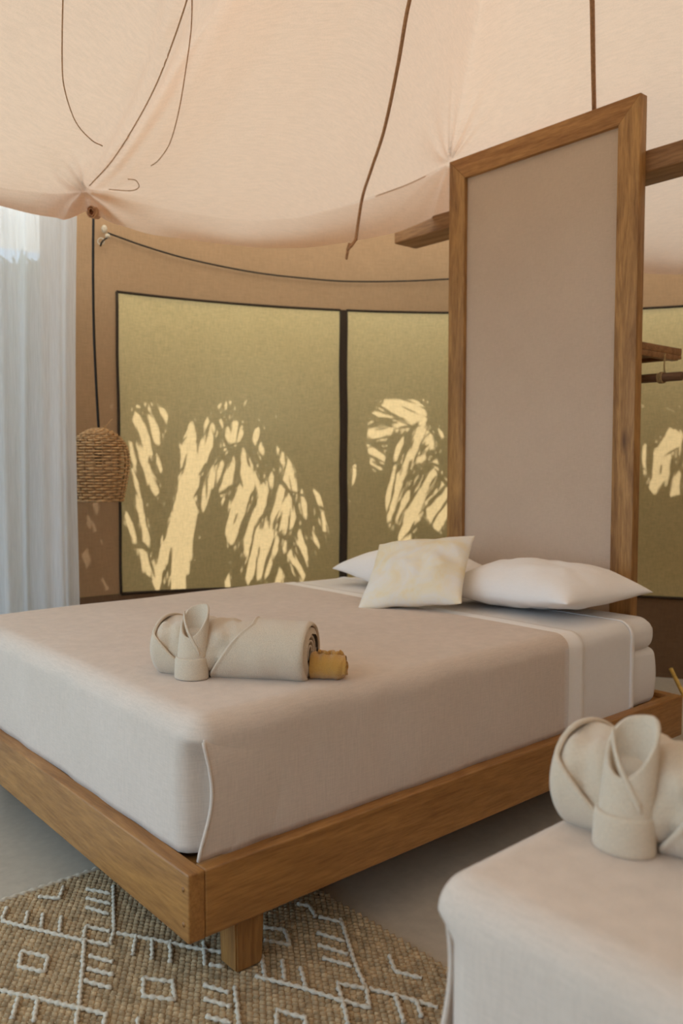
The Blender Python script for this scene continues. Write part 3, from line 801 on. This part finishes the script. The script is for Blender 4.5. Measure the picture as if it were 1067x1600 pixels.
cab = [(168, 364), (230, 386), (300, 406), (400, 426), (500, 437), (560, 440), (640, 439), (701, 436)]
def on_wall(x, y, off=.02):
    d = ray(x, y); o2 = CAM[:2]-WC; a = d[:2] @ d[:2]; b = 2*o2 @ d[:2]; c = o2 @ o2-(WR-off)**2
    return CAM + d*(-b+math.sqrt(b*b-4*a*c))/2/a
pts = [on_wall(x, y) for x, y in smoothpath(cab, 6)] + [np.array(wp(d, 2.262 + .01*(k-1), .02)) for k, d in enumerate((48, 44, 40, 36))]
tube('cable', pts, .0045, 'black', None, 6)
tag(bpy.data.objects['cable'], 'thin black cable sagging along the tan tent wall', 'cable')
hk0 = on_wall(163, 362, .03)
hk = empty('wall_toggle', tuple(hk0)); hh = hk0
def blob(name, c, r, mat, parent, sc=(1, 1, 1)):
    V, Fc = grid_geo(lambda u, v: (c[0]+r*sc[0]*math.cos(2*PI*u)*math.sin(PI*v), c[1]+r*sc[1]*math.sin(2*PI*u)*math.sin(PI*v), c[2]-r*sc[2]*math.cos(PI*v)), 14, 10); return mesh(name, V, Fc, mat, parent)
blob('toggle_knob', (0, 0, .012), .016, 'hook', hk, (.9, .9, 1.3)); blob('toggle_knob', (.012, -.01, -.022), .013, 'hook', hk)
tube('ring', [tuple(RT*.016*math.cos(a) + UP*.016*math.sin(a) + np.array([-.018, 0, -.05])) for a in np.linspace(0, 2*PI, 20)[:-1]], .003, 'hook', hk, 6, True)
tube('tie', smoothpath([(.012, -.012, -.03), (-.004, -.014, -.04), (-.018, -.01, -.055), (-.022, 0, -.075)], 4), .004, 'black', hk)
tag(hk, 'small bone coloured toggle at the corner of the tent wall', 'hook')

yb = on_depth(1048, 1045, 3.62); ye = on_depth(1071, 1092, 3.5)
bs = tube('yellow_streak', [tuple(ye + (ye-yb)*.9), tuple(ye), tuple(yb)], .009, 'yellow_plain', None, 8)  # tube standing in for a thin yellow streak of unclear nature
tag(bs, 'thin yellow stick slanting behind the head end of the bed', 'streak')

# ================================================================== PLANTS OUTSIDE
SL = []
C4 = lambda q: (180+q[0]*.506, 440+q[1]*.506, 180+q[2]*.506, 440+q[3]*.506, q[4]*.506)
C5 = lambda q: (690+q[0]*.3875, 380+q[1]*.3875, 690+q[2]*.3875, 380+q[3]*.3875, q[4]*.3875)
gaps4 = """65 415 105 520 22;115 430 130 490 16;150 365 165 370 12;145 395 150 405 22;100 500 90 540 18;50 510 60 560 12;75 520 100 600 18;110 600 125 650 16;60 600 70 640 10;40 730 60 800 16;75 680 95 790 20;85 840 105 900 18;130 540 140 580 10;150 830 130 940 22;180 740 145 880 18;240 540 200 690 38;250 620 190 700 24;215 700 185 800 40;235 700 205 880 44;200 880 215 960 40;180 880 180 960 14;240 440 225 465 16;285 430 280 445 10;300 440 305 460 10;325 430 330 440 10;240 480 235 500 20;290 490 280 540 20;265 500 262 560 14;215 510 210 540 14;345 470 350 490 12;370 445 365 490 16;385 470 390 480 10;435 470 432 488 14;450 515 455 525 14;330 560 318 600 12;300 590 290 640 10;345 590 330 640 12;275 650 275 700 12;395 530 400 545 12;400 570 395 600 20;365 570 355 620 14;385 640 370 690 16;365 700 350 770 18;380 740 358 800 18;410 590 420 640 16;430 600 440 640 10;400 650 385 720 18;460 640 450 700 24;430 720 410 780 20;485 600 480 620 16;515 540 515 552 10;540 560 525 610 14;545 600 550 640 10;510 650 490 720 20;530 690 520 750 26;550 720 545 750 14;520 640 500 690 12;580 670 585 710 14;415 770 405 830 18;440 780 430 830 18;465 760 455 800 14;480 780 465 830 20;500 800 490 830 16;525 810 520 830 12;570 780 590 850 14;540 840 545 860 10;560 870 580 915 12;425 850 412 915 20;455 860 445 910 16;480 870 470 900 14;510 900 505 935 14;350 930 350 955 12;620 650 630 680 8;640 710 648 770 8;615 785 622 805 8;850 385 920 420 34;870 370 905 380 14;925 390 955 405 14;805 408 812 410 12;790 470 845 465 26;790 520 820 540 26;945 460 925 520 26;970 490 975 485 18;885 490 865 540 12;905 540 890 600 16;860 590 840 690 10;880 630 850 720 12;940 555 955 545 12;980 595 900 720 18;900 660 875 720 8;945 680 880 790 16;1025 650 970 715 20;1025 700 990 755 18;900 795 895 810 10;740 570 735 620 8;790 560 820 580 8;1005 470 1008 475 10"""
SL += [C4(tuple(map(float, q.split()))) for q in gaps4.split(';')]
SL += [C5(q) for q in ((900, 830, 950, 800, 60), (910, 880, 900, 930, 40), (820, 830, 818, 880, 16), (870, 860, 855, 990, 34), (945, 960, 935, 1000, 40), (1010, 860, 990, 960, 40))]
SL += [(148, 788, 151, 796, 7), (146, 822, 148, 828, 6), (138, 815, 139, 822, 5), (134, 865, 137, 880, 6), (160, 905, 166, 915, 6)]
SA = np.array(SL); SP, SQ, SW = SA[:, :2], SA[:, 2:4], SA[:, 4]/2*.72
def project(P):
    d = P-CAM; k = d @ FW; return np.stack([533.5 + F_PX*(d @ RT)/k, 800 - F_PX*(d @ UP)/k], -1)
def wall_hit(P):                      # where the sun's shadow of P falls on the tent wall
    d = -SUN_DIR; o2 = P[:, :2]-WC; a = d[:2] @ d[:2]; b = 2*(o2 @ d[:2]); c = (o2**2).sum(1)-WR**2
    disc = b*b-4*a*c; t = (-b-np.sqrt(np.maximum(disc, 0)))/2/a
    return P + t[:, None]*d, disc > 0
def in_gap(px, margin):
    ab = SQ-SP; L2 = (ab**2).sum(1)+1e-9
    w = px[:, None, :]-SP[None]; t = np.clip((w*ab[None]).sum(2)/L2, 0, 1)
    dd = np.linalg.norm(w-t[..., None]*ab[None], axis=2); return (dd < SW[None]+margin).any(1)
rng = np.random.default_rng(5)
palms = [(-12, .85), (6, .85), (24, .85), (37, .85), (50, .85), (62, .85), (74, .85), (86, .85), (98, 1.2), (111, 1.2)]
spots = ['beyond the far end of the tent', 'behind the second bed', 'behind the hanging rail', 'behind the framed panel', 'behind the pillows', 'behind the dark zip seam', 'behind the wide olive window', 'behind the rattan lamp', 'behind the edge of the sheer curtain', 'beyond the sheer curtain']
for pi_, ((deg, outd), spot) in enumerate(zip(palms, spots)):
    a = math.radians(deg); base = np.array([WC[0]+(WR+outd)*math.cos(a), WC[1]+(WR+outd)*math.sin(a), -.06])
    root = empty('palm_plant', tuple(base)); V, Fc = [], []
    outv = np.array([math.cos(a), math.sin(a), 0]); tanv = np.array([-math.sin(a), math.cos(a), 0])
    near = 15 < deg < 92
    dg = [p[0] for p in palms]; lo_a = (dg[pi_-1]+deg)/2 if pi_ else deg-9; hi_a = (dg[pi_+1]+deg)/2 if pi_+1 < len(dg) else deg+7
    def own(*P_):
        return all(lo_a-.35 <= math.degrees(math.atan2(p[1]-WC[1], p[0]-WC[0])) <= hi_a+.35 for p in P_)
    for k in range(6000 if near else 4600):
        broad = k % 3 == 0
        u = rng.uniform(-.60, .60); z = rng.uniform(.95, 2.28) if k % 6 else rng.uniform(.2, 1.0)
        c = base + tanv*u + outv*rng.uniform(-.16, .16); c[2] = z
        ln = rng.uniform(.22, .42) if broad else rng.uniform(.08, .24); wd = rng.uniform(.035, .055) if broad else rng.uniform(.012, .024)
        lean = u*1.1 + rng.normal(0, .45); dirv = tanv*math.sin(lean) + np.array([0, 0, 1])*math.cos(lean) + outv*rng.normal(0, .2); dirv /= np.linalg.norm(dirv)
        if not own(c-dirv*ln/2, c+dirv*ln/2): continue
        side = np.cross(dirv, SUN_DIR + rng.normal(0, .3, 3)); side /= np.linalg.norm(side)
        if near and z > .9:
            smp = np.array([c + dirv*ln*t for t in np.linspace(-.5, .5, 13 if broad else 9)])
            H, ok = wall_hit(smp)
            if ok.any() and in_gap(project(H[ok]), wd*140).any(): continue
        k0 = len(V)
        for t, wf in ((-.5, .35), (-.1, 1.0), (.25, .8), (.5, .06)):
            p = c + dirv*ln*t - base; V += [p - side*wd*wf/2, p + side*wd*wf/2]
        Fc += [(k0+2*i, k0+2*i+1, k0+2*i+3, k0+2*i+2) for i in range(3)]
    # slender leaflets lying alongside the gaps
    for k in range(3800 if near else 0):
        q = rng.integers(len(SA)); t = rng.uniform(-.4, 1.4); px = SP[q]*(1-t) + SQ[q]*t + rng.normal(0, 14, 2)
        dpx = SQ[q]-SP[q]; dpx = dpx/(np.linalg.norm(dpx)+1e-6); th_ = rng.normal(0, .14); dpx = np.array([dpx[0]*math.cos(th_)-dpx[1]*math.sin(th_), dpx[0]*math.sin(th_)+dpx[1]*math.cos(th_)])
        Lp = rng.uniform(14, 46); wd = rng.uniform(.006, .013)
        e0, e1 = [on_wall(*(px + sg*dpx*Lp/2), 0) for sg in (-1, 1)]
        an = math.degrees(math.atan2(e0[1]-WC[1], e0[0]-WC[0]))
        if not lo_a-8 < an < hi_a+8: continue
        lift = rng.uniform(outd-.1, outd+.1)/math.cos(SUN_EL); e0, e1 = e0+SUN_DIR*lift, e1+SUN_DIR*lift
        if not own(e0, e1): continue
        smp = np.array([e0*(1-t)+e1*t for t in np.linspace(0, 1, 7)]); H, ok = wall_hit(smp)
        if ok.any() and in_gap(project(H[ok]), wd*125).any(): continue
        dirv = (e1-e0)/np.linalg.norm(e1-e0); side = np.cross(dirv, SUN_DIR); side /= np.linalg.norm(side); k0 = len(V)
        for t, wf in ((0, .3), (.3, 1.0), (.7, 1.0), (1, .2)):
            p = e0*(1-t)+e1*t - base; V += [p - side*wd*wf/2, p + side*wd*wf/2]
        Fc += [(k0+2*i, k0+2*i+1, k0+2*i+3, k0+2*i+2) for i in range(3)]
    fo_ = mesh('fronds', V, Fc, 'leaf', root); fo_['kind'] = 'stuff'
    for q in range(3):
        e = tanv*rng.uniform(-.3, .3); tube('stem', [e*.2, e*.4 + np.array([0, 0, .6]), e*.7 + np.array([0, 0, 1.4])], .012, 'bark', root, 6)
    tag(root, 'leafy green palm outside the tent, ' + spot, 'palm', 'palms round the tent')
print('triangles', sum(len(o.data.polygons) for o in bpy.data.objects if o.type == 'MESH')*2)
